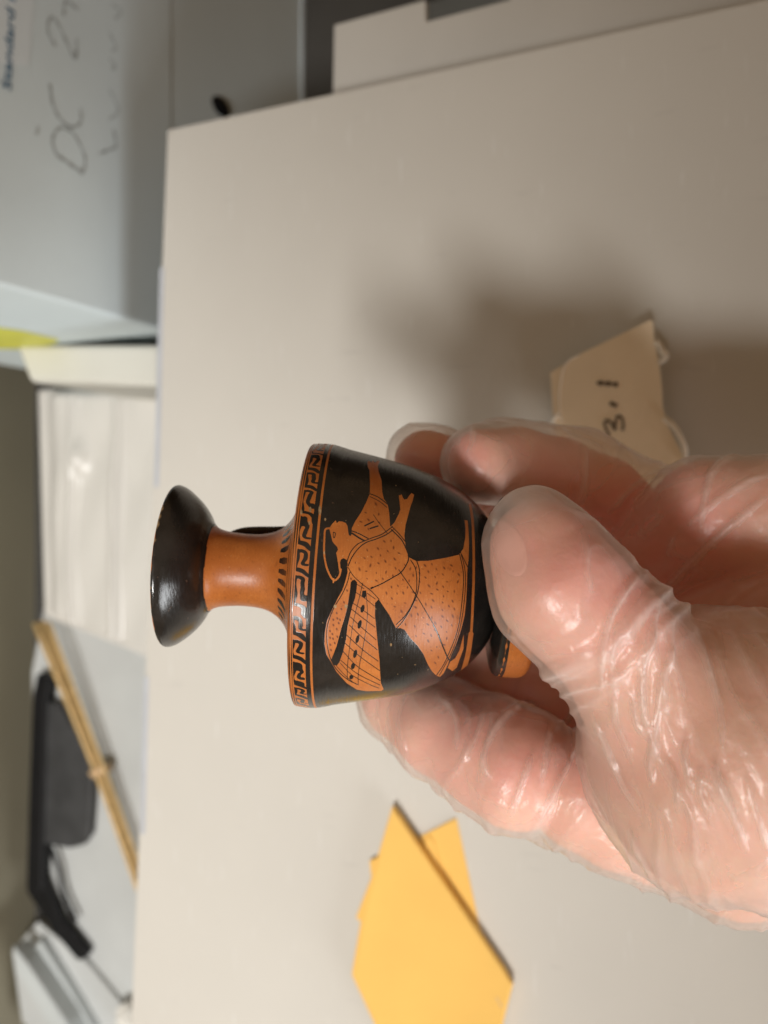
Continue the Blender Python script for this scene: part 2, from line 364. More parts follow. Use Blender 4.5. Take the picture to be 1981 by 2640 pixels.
top = card(((492, 262), (532, 322), (1335, 1500), (1412, 1622), (1325, 1950), (1290, 2280), (705, 2480), (385, 1950), (196, 1545), (290, 1020)), 0.47, 0.155, 'uppermost large pointed yellow card of the pile, smooth face up')
mk = [onz(*c8(*q), .47) for q in ((1300, 1725), (1322, 1765), (1342, 1800))]
ribbon('pencil_tick', [(mk, .07)], M['band'], None, (0, 0, 1), 0.01).parent = top

# ------------------------------------------------------------------ paper tag with number and thread
def ct(x, y): return (1350+x/3.32, 750+y/3.32)
tagp = [(230, 700), (330, 640), (450, 556), (1085, 250), (1108, 265), (1122, 450), (1160, 600), (1185, 850), (1190, 990), (1235, 1150), (1370, 1420), (1420, 1640), (500, 1750), (340, 1500), (285, 1230), (250, 1000), (236, 760)]
def tagz(x, y): return 0.30+0.0006*(x-250)+0.0003*(1500-y)
e_tag = empty('paper_tag', tuple(onz(1560, 1000)*.01), 'torn manila paper tag with handwritten number, tied with white thread', 'tag')
bm = bmesh.new()
vt = [bm.verts.new(tuple(onz(*ct(*q), tagz(*q))*.01)) for q in tagp]
f = bm.faces.new(vt); r = bmesh.ops.extrude_face_region(bm, geom=[f])
for v in r['geom']:
    if isinstance(v, bmesh.types.BMVert): v.co.z -= 0.0004
bmesh.ops.recalc_face_normals(bm, faces=bm.faces); bmesh.ops.triangulate(bm, faces=bm.faces)
me = bpy.data.meshes.new('paper'); bm.to_mesh(me); bm.free(); me.materials.append(M['tagpaper'])
o = bpy.data.objects.new('paper', me); COL.objects.link(o); keep(o, e_tag)
def tp(seq, n=5, up=0.0):
    ps = [onz(*ct(*q), tagz(*q)+up) for q in seq]; return smooth_path(ps, n) if len(ps) > 2 else np.array(ps)
ribbon('handwriting', [(tp([(630, 788), (720, 795), (812, 806)]), .13), (tp([(742, 958), (770, 972), (803, 985)]), .14),
       (tp([(738, 1235), (708, 1175), (700, 1120), (735, 1112), (768, 1160), (788, 1190), (790, 1125), (812, 1072), (845, 1090), (856, 1150), (850, 1200)]), .09),
       (tp([(828, 1330), (842, 1335), (856, 1338)]), .16)], M['ink'], e_tag, (0, 0, 1), .06)
tube('thread', tp([(1200, 1090), (1260, 1130), (1320, 1205), (1370, 1310), (1386, 1400), (1370, 1480)], 5, .1), 0.08, M['string'], e_tag, 6)
tube('thread', tp([(300, 1050), (252, 1110), (243, 1180), (268, 1260), (330, 1300)], 5, .05), 0.045, M['string'], e_tag, 6)
tube('thread', tp([(480, 548), (385, 600), (335, 690), (310, 850), (305, 1000), (325, 1110)], 5, .02), 0.022, M['string'], e_tag, 6)
V = []
tube('torn_fibres', tp([(1130, 430), (1170, 480), (1190, 520), (1225, 550), (1195, 590), (1160, 610)], 4, .0), [0.05+0.06*abs(math.sin(i*1.3)) for i in range(21)], M['string'], e_tag, 6)

# ------------------------------------------------------------------ the vase
D0 = 16.5; S0 = D0/FPX                                  # cm per photo pixel at the vase axis
LEAN = 0.022
AX0 = pc(432, 1458, D0)+np.array([0, 0, LEAN*S0*568]); axd = np.array([-0.060, -1.0, -LEAN])*S0
axu = axd/np.linalg.norm(axd); E1 = np.array([0, 0, -1.0]); E1 = E1-axu*(E1@axu); E1 /= np.linalg.norm(E1); E2 = np.cross(E1, axu); E2 = E2 if E2[0] > 0 else -E2
def axp(a): return AX0 + np.outer(np.atleast_1d(a)-432.0, axd)
def project(P): return 990.5-P[:, 1]/P[:, 2]*FPX, 1320.0-P[:, 0]/P[:, 2]*FPX
def interp_profile(prof, step):
    prof = np.array(prof, float); pts = smooth_path(prof, 12)
    seg = np.r_[0, np.cumsum(np.linalg.norm(np.diff(pts, axis=0), axis=1))]
    n = max(2, int(seg[-1]/step)); s = np.linspace(0, seg[-1], n)
    return np.c_[np.interp(s, seg, pts[:, 0]), np.interp(s, seg, pts[:, 1])]
def revolve(name, prof, nth, step, mat, parent):
    pr = interp_profile(prof, step); n = len(pr)
    if nth > 800:       # more columns on the painted side
        nb = 170; nf = nth-nb; th = np.r_[np.linspace(-1.75, 1.75, nf, endpoint=False), np.linspace(1.75, 2*math.pi-1.75, nb, endpoint=False)]
        th = np.where(th > math.pi, th-2*math.pi, th)
    else: th = np.linspace(-math.pi, math.pi, nth, endpoint=False)
    A = np.repeat(pr[:, 0], nth); R_ = np.repeat(pr[:, 1], nth)*S0; T = np.tile(th, n)
    P = axp(A) + (R_*np.cos(T))[:, None]*E1 + (R_*np.sin(T))[:, None]*E2
    i = np.arange(n-1)[:, None]; j = np.arange(nth)[None, :]; j2 = (j+1) % nth
    F = np.stack([i*nth+j, (i+1)*nth+j, (i+1)*nth+j2, i*nth+j2], -1).reshape(-1, 4)
    o = np_obj(name, wv(P), F, mat); keep(o, parent)
    return o, A, T, P, R_
# ---- distance painting in the traced drawing's own coordinates
def seg_dist(P, pts):
    d = np.full(len(P), 1e9)
    for a, b in zip(pts[:-1], pts[1:]):
        ab = b-a; L2 = max(1e-9, ab@ab); t = np.clip(((P-a)@ab)/L2, 0, 1)
        d = np.minimum(d, np.hypot(P[:, 0]-a[0]-t*ab[0], P[:, 1]-a[1]-t*ab[1]))
    return d
def poly_sd(P, poly):
    poly = np.asarray(poly, float); c = np.vstack([poly, poly[:1]]); d = seg_dist(P, c)
    ins = np.zeros(len(P), bool)
    for a, b in zip(c[:-1], c[1:]):
        cond = ((a[1] > P[:, 1]) != (b[1] > P[:, 1])) & (P[:, 0] < (b[0]-a[0])*(P[:, 1]-a[1])/((b[1]-a[1]) if b[1] != a[1] else 1e-9)+a[0])
        ins ^= cond
    return np.where(ins, d, -d)
class Paint:
    def __init__(s, P, val): s.P = P; s.v = val
    def sel(s, pts, pad):
        pts = np.asarray(pts, float); lo = pts.min(0)-pad; hi = pts.max(0)+pad
        return np.where((s.P[:, 0] > lo[0]) & (s.P[:, 0] < hi[0]) & (s.P[:, 1] > lo[1]) & (s.P[:, 1] < hi[1]))[0]
    def poly(s, pts, on=True):
        i = s.sel(pts, 8); d = poly_sd(s.P[i], pts)
        s.v[i] = np.maximum(s.v[i], d) if on else np.minimum(s.v[i], -d)
    def line(s, pts, w, on=False, sm=True):
        w = w*1.35+0.3
        pts = np.asarray(pts, float)
        if sm and len(pts) > 2: pts = smooth_path(pts, 5)
        i = s.sel(pts, 8+w); d = w/2-seg_dist(s.P[i], pts)
        s.v[i] = np.maximum(s.v[i], d) if on else np.minimum(s.v[i], -d)
    def dot(s, c, rx, ry, ang=0, on=False):
        i = s.sel([c, c], max(rx, ry)+8); q = s.P[i]-np.array(c); ca, sa = math.cos(ang), math.sin(ang)
        x = (q[:, 0]*ca+q[:, 1]*sa)/rx; y = (-q[:, 0]*sa+q[:, 1]*ca)/ry
        d = (1-np.hypot(x, y))*min(rx, ry)
        s.v[i] = np.maximum(s.v[i], d) if on else np.minimum(s.v[i], -d)
K1 = 2.677
def C1(seq): return [(700+x/K1, 1100+y/K1) for x, y in seq]
def Q3(seq): return [(750+x/5.822, 1450+y/5.822) for x, y in seq]
def Q1(seq): return [(750+x/5.533, 1120+y/5.533) for x, y in seq]

def vase_material():
    mt, nt, N, L, b = mat_new('red_figure_pottery')
    def at(n):
        a = N.new('ShaderNodeAttribute'); a.attribute_name = n; return a.outputs['Fac']
    def mr(src, a, b_, c=0.0, d=1.0):
        q = N.new('ShaderNodeMapRange'); q.interpolation_type = 'SMOOTHSTEP'; q.inputs[1].default_value = a; q.inputs[2].default_value = b_
        q.inputs[3].default_value = c; q.inputs[4].default_value = d; L.new(src, q.inputs[0]); return q.outputs[0]
    def mix(f, a, b_):
        q = N.new('ShaderNodeMix'); q.data_type = 'RGBA'
        if hasattr(f, 'is_linked'): L.new(f, q.inputs[0])
        else: q.inputs[0].default_value = f
        for s, v in ((q.inputs[6], a), (q.inputs[7], b_)):
            if isinstance(v, tuple): s.default_value = v+(1,)
            else: L.new(v, s)
        return q.outputs[2]
    tc = N.new('ShaderNodeTexCoord')
    def noise(scale, det=5, rough=.6):
        q = N.new('ShaderNodeTexNoise'); q.inputs['Scale'].default_value = scale; q.inputs['Detail'].default_value = det; q.inputs['Roughness'].default_value = rough
        L.new(tc.outputs['Object'], q.inputs['Vector']); return q.outputs['Fac']
    fac = mr(at('clay'), -0.7, 0.7)
    wvn = N.new('ShaderNodeTexNoise'); wvn.inputs['Scale'].default_value = 1.0; wvn.inputs['Detail'].default_value = 4
    av = N.new('ShaderNodeAttribute'); av.attribute_name = 'axial'; at2 = N.new('ShaderNodeAttribute'); at2.attribute_name = 'turn'
    cx = N.new('ShaderNodeCombineXYZ'); L.new(av.outputs['Fac'], cx.inputs[0]); L.new(at2.outputs['Fac'], cx.inputs[1]); L.new(cx.outputs[0], wvn.inputs['Vector'])
    clay = mix(mr(noise(160), .3, .75), (0.46, 0.135, 0.026), (0.60, 0.205, 0.045))
    clay = mix(mr(wvn.outputs['Fac'], .35, .72, 0, .45), clay, (0.40, 0.115, 0.022))
    clay = mix(mr(noise(60, 4), .55, .75, 0, .45), clay, (0.36, 0.115, 0.030))
    clay = mix(mr(noise(1500, 3), .60, .70, 0, .4), clay, (0.22, 0.065, 0.016))
    clay = mix(mr(noise(2600, 2), .68, .72, 0, .6), clay, (0.66, 0.34, 0.14))
    clay = mix(mr(at('dash'), -0.9, 0.7, 0, 0.85), clay, (0.10, 0.022, 0.008))
    black = mix(mr(noise(120), .35, .75), (0.012, 0.011, 0.010), (0.030, 0.026, 0.023))
    black = mix(mr(noise(900, 3), .68, .76, 0, .7), black, (0.10, 0.06, 0.04))
    black = mix(mr(at('misfire'), 0.0, 1.0, 0, .8), black, (0.22, 0.16, 0.03))
    c = mix(fac, black, clay)
    c = mix(mr(at('chip'), -1.0, 1.0), c, mix(mr(noise(1200), .4, .6), (0.45, 0.30, 0.16), (0.30, 0.19, 0.09)))
    L.new(c, b.inputs['Base Color'])
    rg = N.new('ShaderNodeMix'); rg.data_type = 'FLOAT'; L.new(fac, rg.inputs[0])
    L.new(mr(wvn.outputs['Fac'], .25, .75, 0.16, 0.27), rg.inputs[2]); rg.inputs[3].default_value = 0.38
    L.new(rg.outputs[0], b.inputs['Roughness'])
    # brush-laid glaze: fine streaks round the pot, painted slip slightly raised
    hm = N.new('ShaderNodeMath'); hm.operation = 'MULTIPLY_ADD'; L.new(fac, hm.inputs[0]); hm.inputs[1].default_value = -0.5
    L.new(wvn.outputs['Fac'], hm.inputs[2])
    h2 = N.new('ShaderNodeMath'); h2.operation = 'MULTIPLY_ADD'; L.new(noise(700, 4), h2.inputs[0]); h2.inputs[1].default_value = 0.35; L.new(hm.outputs[0], h2.inputs[2])
    bp = N.new('ShaderNodeBump'); bp.inputs['Strength'].default_value = 0.17; bp.inputs['Distance'].default_value = 0.0002
    L.new(h2.outputs[0], bp.inputs['Height']); L.new(bp.outputs[0], b.inputs['Normal'])
    b.inputs['Specular IOR Level'].default_value = 0.55
    return mt
M['vase'] = vase_material()
vb_loc = wv(axp(1368))[0]
e_vase = empty('vase', tuple(vb_loc), 'small black and orange red figure vase with harp player, held in the gloved hand', 'vase')
def finish(o, clay, A, T, dash=None, chip=None, mis=None):
    n = len(A); z = np.full(n, -3.0)
    attr(o, 'clay', np.clip(clay, -4, 4)); attr(o, 'dash', z if dash is None else np.clip(dash, -4, 4))
    attr(o, 'chip', z if chip is None else np.clip(chip, -4, 4)); attr(o, 'misfire', np.zeros(n) if mis is None else mis)
    attr(o, 'axial', A*0.22+np.sin(T*2.3)*.8); attr(o, 'turn', T*9.0)

# mouth (cup shaped, hollow)
prof = [(545, 60), (522, 90), (500, 130), (472, 172), (449, 194), (443, 201), (442, 206), (446, 209), (453, 208.5), (468, 202), (489, 186), (511, 165), (528, 142), (538, 122), (545, 114)]
o, A, T, P, R_ = revolve('mouth', prof, 300, 2.5, M['vase'], e_vase)
nz = np.sin(T*7)+np.sin(T*17+1)+.7*np.sin(T*39)
cl = np.where((A < 445) & (R_/S0 > 199), 1.2+nz*.9-(A-442)*1.0, -3)
cl = np.where(R_/S0 < 196, -3.0, cl)
chip = np.full(len(A), -3.0)
i1 = np.where(R_/S0 > 197)[0]
for th0, w in ((0.55, .05), (0.66, .04), (0.78, .05), (0.35, .02), (-.2, .01)):
    chip[i1] = np.maximum(chip[i1], 1.5-np.abs(T[i1]-th0)/w*1.2-np.abs(A[i1]-444)/3.0)
finish(o, cl, A, T, chip=chip)
# neck and sloping shoulder with tongues
prof = [(545.5, 113), (552, 107), (565, 101), (590, 96), (630, 93), (670, 95), (700, 102), (722, 114), (738, 129), (752, 150), (764, 182), (774, 230), (780, 280), (784, 316), (787, 329)]
o, A, T, P, R_ = revolve('neck', prof, 420, 2.0, M['vase'], e_vase)
rr = R_/S0; cl = np.full(len(A), 3.0)
u = (A-738)/18.0; n_t = 32
ph = (T*n_t/(2*math.pi)+0.18*u + 0.06*np.sin(T*9)) % 1.0-0.5
w = np.where((A > 734) & (A < 758), (0.30-np.abs(ph)*1.0)*26-np.abs(A-746)*.22, -3)
cl = np.minimum(cl, -w)
for a0 in (762, 771, 779): cl = np.minimum(cl, np.abs(A-a0)*1.0-1.2)
cl = np.minimum(cl, np.where(A < 548.0+0.8*np.sin(T*5), -2.0, 3.0))
finish(o, cl, A, T)
# body
prof = [(787, 329), (788, 332), (791, 334.5), (800, 336), (820, 337.5), (845, 336), (870, 330.5), (887, 326), (945, 314.5), (999, 303), (1040, 294), (1074, 284), (1112, 270), (1148, 253), (1175, 238), (1197, 222), (1217, 205), (1234, 187), (1250, 166), (1262, 146), (1274, 118), (1284, 98)]
BODY = prof
o, A, T, P, R_ = revolve('body', prof, 1180, 1.4, M['vase'], e_vase)
px, py = project(P); PP = np.c_[px, py]
front = np.cos(T) > -0.12
val = np.full(len(A), -3.0); pt_ = Paint(np.where(front[:, None], PP, -9999.0), val)
# meander band, rim lines and border stripe run all the way round
n_m = 30; vv = (-T*n_m/(2*math.pi)+0.35) ; uu = (A-800)/29.0
uw = uu + 0.06*np.sin(T*23)+0.04*np.sin(T*53+2); vw = vv + 0.11*np.sin(T*11+1)+0.07*np.sin(T*31)+.04*np.sin(T*71)
fv = vw % 1.0
bandP = np.c_[uw*29*1.16, fv*70.0]
dm = np.full(len(A), 1e9); inb = np.where((A > 796) & (A < 834))[0]
for off in (-70.0, 0.0, 70.0):
    q = bandP[inb]-np.array([0, off])
    for st, wd in (([(0, 0), (12, 2), (22, 6), (34, 16)], 5.3), ([(0.5, 20), (-0.5, 45), (0, 70)], 5.3),
                   ([(0, 23), (10, 21), (19, 25), (21, 31), (17, 40), (17, 48), (21, 53), (29, 54)], 5.4)):
        dm[inb] = np.minimum(dm[inb], seg_dist(q, smooth_path(st, 4))-wd)
band = np.clip(dm, -4, 4)
val[inb] = np.where((A[inb] > 800) & (A[inb] < 829), np.minimum(band[inb], np.minimum(A[inb]-799.5, 829-A[inb])), val[inb])
rim = (A < 800)
val[rim] = (1.4*np.sin(A[rim]*1.15+0.5*np.sin(T[rim]*3))+0.5+0.5*np.sin(T[rim]*13))[:]
val = np.maximum(val, 2.6-np.abs(A-842-0.4*np.sin(T*4)))
# figure traced from the photograph
pt_.v = val
torso = [(400, 702), (420, 672), (444, 646), (452, 667), (467, 653), (492, 656), (514, 665), (525, 685), (530, 720), (534, 745), (545, 757), (553, 745), (556, 700), (580, 652), (620, 592), (655, 522), (680, 462), (681, 400), (678, 300), (667, 280), (663, 245), (672, 236), (690, 247), (700, 233), (715, 250), (735, 233), (748, 240), (735, 270), (740, 310), (760, 370), (765, 450), (777, 500), (802, 532), (813, 590), (820, 692),
  (850, 662), (880, 602), (890, 572), (885, 520), (880, 476), (900, 468), (908, 490), (918, 503), (937, 500), (950, 478), (968, 458), (985, 470), (975, 512), (960, 552), (942, 620), (926, 680), (918, 750), (925, 810), (935, 862), (950, 902), (1000, 928), (1080, 926), (1200, 906), (1295, 884), (1325, 842), (1338, 770), (1340, 700), (1334, 645), (1355, 648), (1361, 720), (1364, 800), (1362, 900), (1357, 952),
  (1352, 1010), (1350, 1100), (1345, 1200), (1335, 1300), (1310, 1400), (1272, 1510), (1240, 1580), (1215, 1650), (1190, 1700), (1165, 1726), (1140, 1720), (1110, 1690), (1080, 1640), (1050, 1570), (1010, 1512), (960, 1460), (920, 1402), (892, 1390), (862, 1392), (840, 1352), (815, 1300), (780, 1250), (742, 1192), (690, 1140), (620, 1085), (560, 1020), (522, 968), (528, 945), (520, 920), (500, 908), (482, 915), (474, 935), (478, 990), (468, 1000), (462, 950), (452, 890), (448, 872), (460, 850), (455, 830), (432, 806), (421, 790), (412, 750)]
harp = [(524, 968), (560, 1010), (620, 1085), (690, 1140), (742, 1190), (716, 1216), (715, 1300), (725, 1400), (735, 1500), (745, 1600), (751, 1700), (756, 1770), (775, 1812), (760, 1824), (660, 1826), (590, 1815), (520, 1770), (450, 1692), (410, 1622), (381, 1572), (367, 1500), (370, 1420), (385, 1340), (420, 1262), (460, 1182), (490, 1130), (510, 1070), (527, 1005)]
pt_.poly(C1(torso)); pt_.poly(C1(harp))
pt_.poly(C1([(1235, 1622), (1268, 1600), (1298, 1545), (1318, 1470), (1328, 1432), (1327, 1530), (1302, 1600), (1280, 1662), (1250, 1687), (1217, 1665)]))
gl = smooth_path(C1([(1372, 540), (1388, 640), (1394, 760), (1397, 900), (1396, 1050), (1391, 1200), (1381, 1400), (1362, 1550), (1318, 1722), (1300, 1790)]), 6)
pt_.line(gl, 4.6, True, False); pt_.line(C1([(1378, 1430), (1355, 1580), (1310, 1735)]), 9, True)
# hair outline and roll
pt_.line(C1([(402, 700), (372, 712), (366, 780), (364, 860), (372, 930), (392, 1000), (430, 1060), (466, 1036), (480, 985)]), 3.2, True)
pt_.line(C1([(430, 1050), (428, 1075)]), 2.4, True, False)
for ln, wd in (
  ([(520, 940), (545, 870), (590, 815), (640, 790), (700, 766), (765, 742), (836, 690)], 1.7), ([(530, 962), (560, 895), (610, 832), (660, 797), (720, 777), (792, 746), (840, 712)], 1.9),
  ([(557, 720), (600, 736), (668, 772)], 1.9), ([(558, 736), (600, 764), (642, 788)], 3.0), ([(680, 463), (740, 488), (802, 535)], 1.6), ([(680, 482), (745, 515), (797, 557)], 1.2),
  ([(832, 690), (880, 738), (930, 800)], 1.6), ([(828, 710), (870, 750), (908, 795), (942, 872)], 2.0), ([(705, 608), (742, 662), (802, 738)], 1.2),
  ([(645, 684), (705, 655)], 2.6), ([(682, 703), (735, 686)], 2.6), ([(428, 728), (442, 736), (436, 766), (428, 760), (428, 728)], 1.4),
  ([(945, 880), (946, 920), (922, 970), (890, 1010), (840, 1040), (760, 1085), (690, 1115)], 2.0), ([(690, 1115), (700, 1110)], 3.4),
  ([(880, 988), (1000, 1165), (1120, 1365)], 1.6), ([(1118, 1370), (1140, 1410), (1215, 1590), (1232, 1610)], 2.4),
  ([(962, 920), (995, 980), (1004, 1060), (1000, 1140), (970, 1230), (920, 1310), (862, 1366)], 1.7), ([(1003, 925), (1022, 990), (1020, 1080), (1005, 1160), (960, 1260), (910, 1340), (866, 1392)], 1.7),
  ([(1300, 882), (1324, 1000), (1325, 1100), (1311, 1250), (1286, 1400), (1240, 1530), (1190, 1640), (1140, 1716)], 1.5), ([(1310, 880), (1335, 980), (1339, 1100), (1326, 1250), (1301, 1390), (1256, 1530), (1202, 1640), (1160, 1716)], 1.3), ([(1306, 868), (1357, 972)], 1.3)):
    pt_.line(C1(ln), wd)
# harp: padded arm, strings, beads
pt_.poly(Q3([(900, 300), (885, 450), (862, 600), (842, 700), (803, 850), (770, 950), (730, 1100), (690, 1250), (640, 1380), (608, 1460), (640, 1535), (690, 1553), (730, 1500), (785, 1350), (832, 1150), (855, 950), (892, 800), (925, 650), (965, 540), (990, 400), (997, 300), (960, 258), (925, 268)]), False)
for ln, wd in (([(885, 150), (850, 300), (770, 480), (650, 680), (568, 890), (542, 1050), (552, 1250), (600, 1450), (700, 1620), (850, 1755), (1000, 1832)], 1.6),
  ([(860, 75), (930, 190), (1000, 262), (1090, 340), (1200, 420), (1325, 552)], 1.5), ([(1150, 465), (1270, 550)], 1.3), ([(990, 325), (1100, 395)], 1.2),
  ([(980, 450), (1120, 545), (1255, 655)], 1.3), ([(930, 608), (1050, 690), (1255, 842)], 1.3), ([(908, 698), (1090, 840), (1265, 972)], 1.4), ([(898, 820), (1070, 980), (1282, 1162)], 1.4),
  ([(880, 940), (1080, 1130), (1300, 1312)], 1.5), ([(838, 1088), (1080, 1310), (1312, 1482)], 1.5), ([(815, 1210), (1050, 1420), (1332, 1622)], 1.4), ([(790, 1338), (1000, 1560), (1342, 1772)], 1.4),
  ([(752, 1470), (1000, 1670), (1342, 1842)], 1.3), ([(738, 1502), (920, 1690), (1200, 1840), (1320, 1885)], 1.2), ([(690, 1560), (800, 1680), (940, 1802)], 1.2),
  ([(1082, 305), (1025, 550), (972, 750), (922, 1000), (882, 1300), (852, 1550), (850, 1742)], 1.2), ([(1132, 470), (1152, 750), (1132, 1000), (1090, 1250), (1040, 1500), (1012, 1700), (1016, 1842)], 1.2)):
    pt_.line(Q3(ln), wd)
pt_.poly(Q3([(1075, 425), (1130, 420), (1140, 490), (1115, 535), (1065, 515)]), False)
for (x, y, rx, ry) in ((1078, 695, 5.2, 10.5), (1035, 930, 5.0, 11.5), (1003, 1150, 4.6, 11), (968, 1372, 4.8, 11), (935, 1555, 5.2, 8.5), (910, 1720, 5.2, 6)):
    pt_.dot(Q3([(x, y)])[0], rx, ry, 0.25)
val = pt_.v
# dilute dashes on dress and sounding box
dash = np.full(len(A), -3.0); dp = Paint(pt_.P, dash)
Tp = np.array(C1(torso)); dress = [np.array(C1([(545, 960), (640, 830), (800, 760), (900, 830), (930, 960), (860, 1030), (700, 1090), (620, 1060)])),
     np.array(C1([(760, 1110), (880, 1040), (960, 960), (1280, 920), (1310, 1050), (1290, 1300), (1200, 1540), (1130, 1660), (1050, 1520), (920, 1370), (870, 1320)])), np.array(C1([(600, 660), (690, 500), (785, 570), (800, 670), (700, 740)]))]
for poly, sp_ in zip(dress, (17.5, 16.0, 20.0)):
    lo, hi = poly.min(0), poly.max(0); got = []
    for _ in range(1400):
        c = rng.uniform(lo, hi)
        if poly_sd(c[None], poly)[0] < 2.5: continue
        if any((c[0]-g[0])**2+(c[1]-g[1])**2 < sp_**2 for g in got): continue
        got.append(c)
    for c in got:
        s_ = rng.uniform(.75, 1.25); a_ = -0.55+rng.normal()*.4
        i = dp.sel([c, c], 12); q = dp.P[i]-c; ca, sa = math.cos(a_), math.sin(a_)
        x = (q[:, 0]*ca+q[:, 1]*sa)/(1.7*s_); y = (-q[:, 0]*sa+q[:, 1]*ca)/(3.6*s_)
        dash[i] = np.maximum(dash[i], ((1-np.hypot(x, y))*1.6)*rng.uniform(.5, 1.0))
for (x, y) in ((905, 245), (845, 420), (640, 940), (690, 1000), (590, 1030), (625, 1075), (590, 1130), (700, 1115), (635, 1145), (595, 1235), (605, 1315), (660, 1210), (740, 860), (720, 910), (640, 860), (800, 600), (760, 700), (690, 760), (700, 840)):
    dp.dot(Q3([(x, y)])[0], 2.1, 3.4, -.4, True)
chip = np.full(len(A), -3.0); cpn = Paint(pt_.P, chip)
for (x, y, rx, ry) in ((335, 578, 4.5, 17), (268, 572, 4.5, 10), (207, 590, 3.5, 9), (262, 665, 3, 7), (516, 1240, 5.0, 7), (441, 1240, 5, 6), (826, 1505, 3.0, 5.5), (365, 870, 2, 6), (372, 640, 3, 5)):
    cpn.dot(C1([(x, y)])[0], rx*.8, ry*.7, 0, True)
for _ in range(60):
    c = (rng.uniform(820, 1200), rng.uniform(1180, 1780)); cpn.dot(c, rng.uniform(.5, 1.0), rng.uniform(.6, 1.8), rng.uniform(0, 3), True)
mis = np.clip(1-np.abs(T+1.28+0.0006*(A-900))/0.22, 0, 1)*np.clip((A-880)/70, 0, 1)*np.clip((1170-A)/90, 0, 1)
finish(o, val, A, T, dash, chip, mis)
# foot
prof = [(1284, 97), (1282, 104), (1274, 128), (1266, 150), (1266, 172), (1270, 195), (1277, 220), (1284, 228), (1289, 230), (1300, 231), (1335, 231), (1350, 228), (1360, 219), (1366, 202), (1368, 165), (1364, 60), (1363, 2)]
o, A, T, P, R_ = revolve('foot', prof, 300, 2.5, M['vase'], e_vase)
cl = np.where(R_/S0 > 205, A-(1300+1.0*np.sin(T*4)), np.where(A > 1340, 3.0, -3.0))
cl = np.maximum(cl, np.where(R_/S0 > 215, 0.9+.9*np.sin(T*29)+.6*np.sin(T*61)-np.abs(A-1292)*.9, -3))
finish(o, cl, A, T)
# strap handle from neck to shoulder, behind the neck
th_h = rad(148)
hp = smooth_path([(560, 88), (572, 122), (600, 146), (640, 156), (690, 162), (735, 172), (762, 186), (778, 205)], 5)
V = []; F = []; nh = 14
for i, (a, r_) in enumerate(hp):
    ta = hp[min(i+1, len(hp)-1)]-hp[max(i-1, 0)]; ta = ta/np.linalg.norm(ta); na = np.array([-ta[1], ta[0]])
    base = axp(a)[0]; er = math.cos(th_h)*E1+math.sin(th_h)*E2; et = -math.sin(th_h)*E1+math.cos(th_h)*E2
    for k in range(nh):
        an = 2*math.pi*k/nh; w_ = 34*math.cos(an)*S0; h_ = 11*math.sin(an)
        aa = (a-0)+na[0]*h_; rr_ = r_+na[1]*h_
        V.append(axp(aa)[0]+er*rr_*S0+et*w_)
for i in range(len(hp)-1):
    for k in range(nh): F.append((i*nh+k, i*nh+(k+1) % nh, (i+1)*nh+(k+1) % nh, (i+1)*nh+k))
V = np.array(V); o = np_obj('handle', wv(V), np.array(F), M['vase']); keep(o, e_vase)
finish(o, np.full(len(V), -3.0), np.linspace(560, 780, len(V)), np.zeros(len(V)))

# ------------------------------------------------------------------ the gloved hand: signed-distance modelling + surface nets
h = 0.046
gx = np.arange(-9.6, 4.0, h, dtype=np.float32); gy = np.arange(-13.0, 1.6, h, dtype=np.float32); gz = np.arange(11.4, 22.4, h, dtype=np.float32)
shape = (len(gx), len(gy), len(gz)); BIG = np.float32(3.0)
def idx(g, lo, hi): return max(0, int((lo-g[0])/h)), min(len(g), int((hi-g[0])/h)+2)
def capsule_into(F, a, b, ra, rb, k):
    pad = max(ra, rb)+k+0.45
    lo = np.minimum(a, b)-pad; hi = np.maximum(a, b)+pad
    (x0, x1), (y0, y1), (z0, z1) = idx(gx, lo[0], hi[0]), idx(gy, lo[1], hi[1]), idx(gz, lo[2], hi[2])
    if x1 <= x0 or y1 <= y0 or z1 <= z0: return
    X = gx[x0:x1, None, None]; Y = gy[None, y0:y1, None]; Z = gz[None, None, z0:z1]
    ab = (b-a).astype(np.float32); L2 = float(ab@ab)
    t = np.clip(((X-a[0])*ab[0]+(Y-a[1])*ab[1]+(Z-a[2])*ab[2])/L2, 0, 1)
    d = np.sqrt((X-a[0]-t*ab[0])**2+(Y-a[1]-t*ab[1])**2+(Z-a[2]-t*ab[2])**2)-(ra+(rb-ra)*t)
    S = F[x0:x1, y0:y1, z0:z1]
    if k > 0:
        q = np.clip(0.5+0.5*(S-d)/k, 0, 1)
        F[x0:x1, y0:y1, z0:z1] = S+(d-S)*q-k*q*(1-q)
    else: np.minimum(S, d, out=S)
def chain(F, pts, k):
    q = [(pc(p[0], p[1], p[2]).astype(np.float32), p[3]) for p in pts]
    for (a, ra), (b, rb) in zip(q[:-1], q[1:]): capsule_into(F, a, b, ra, rb, k)
def new(): return np.full(shape, BIG, np.float32)
def smin(a, b, k):
    q = np.clip(0.5+0.5*(a-b)/k, 0, 1); return a+(b-a)*q-k*q*(1-q)
palm = new()
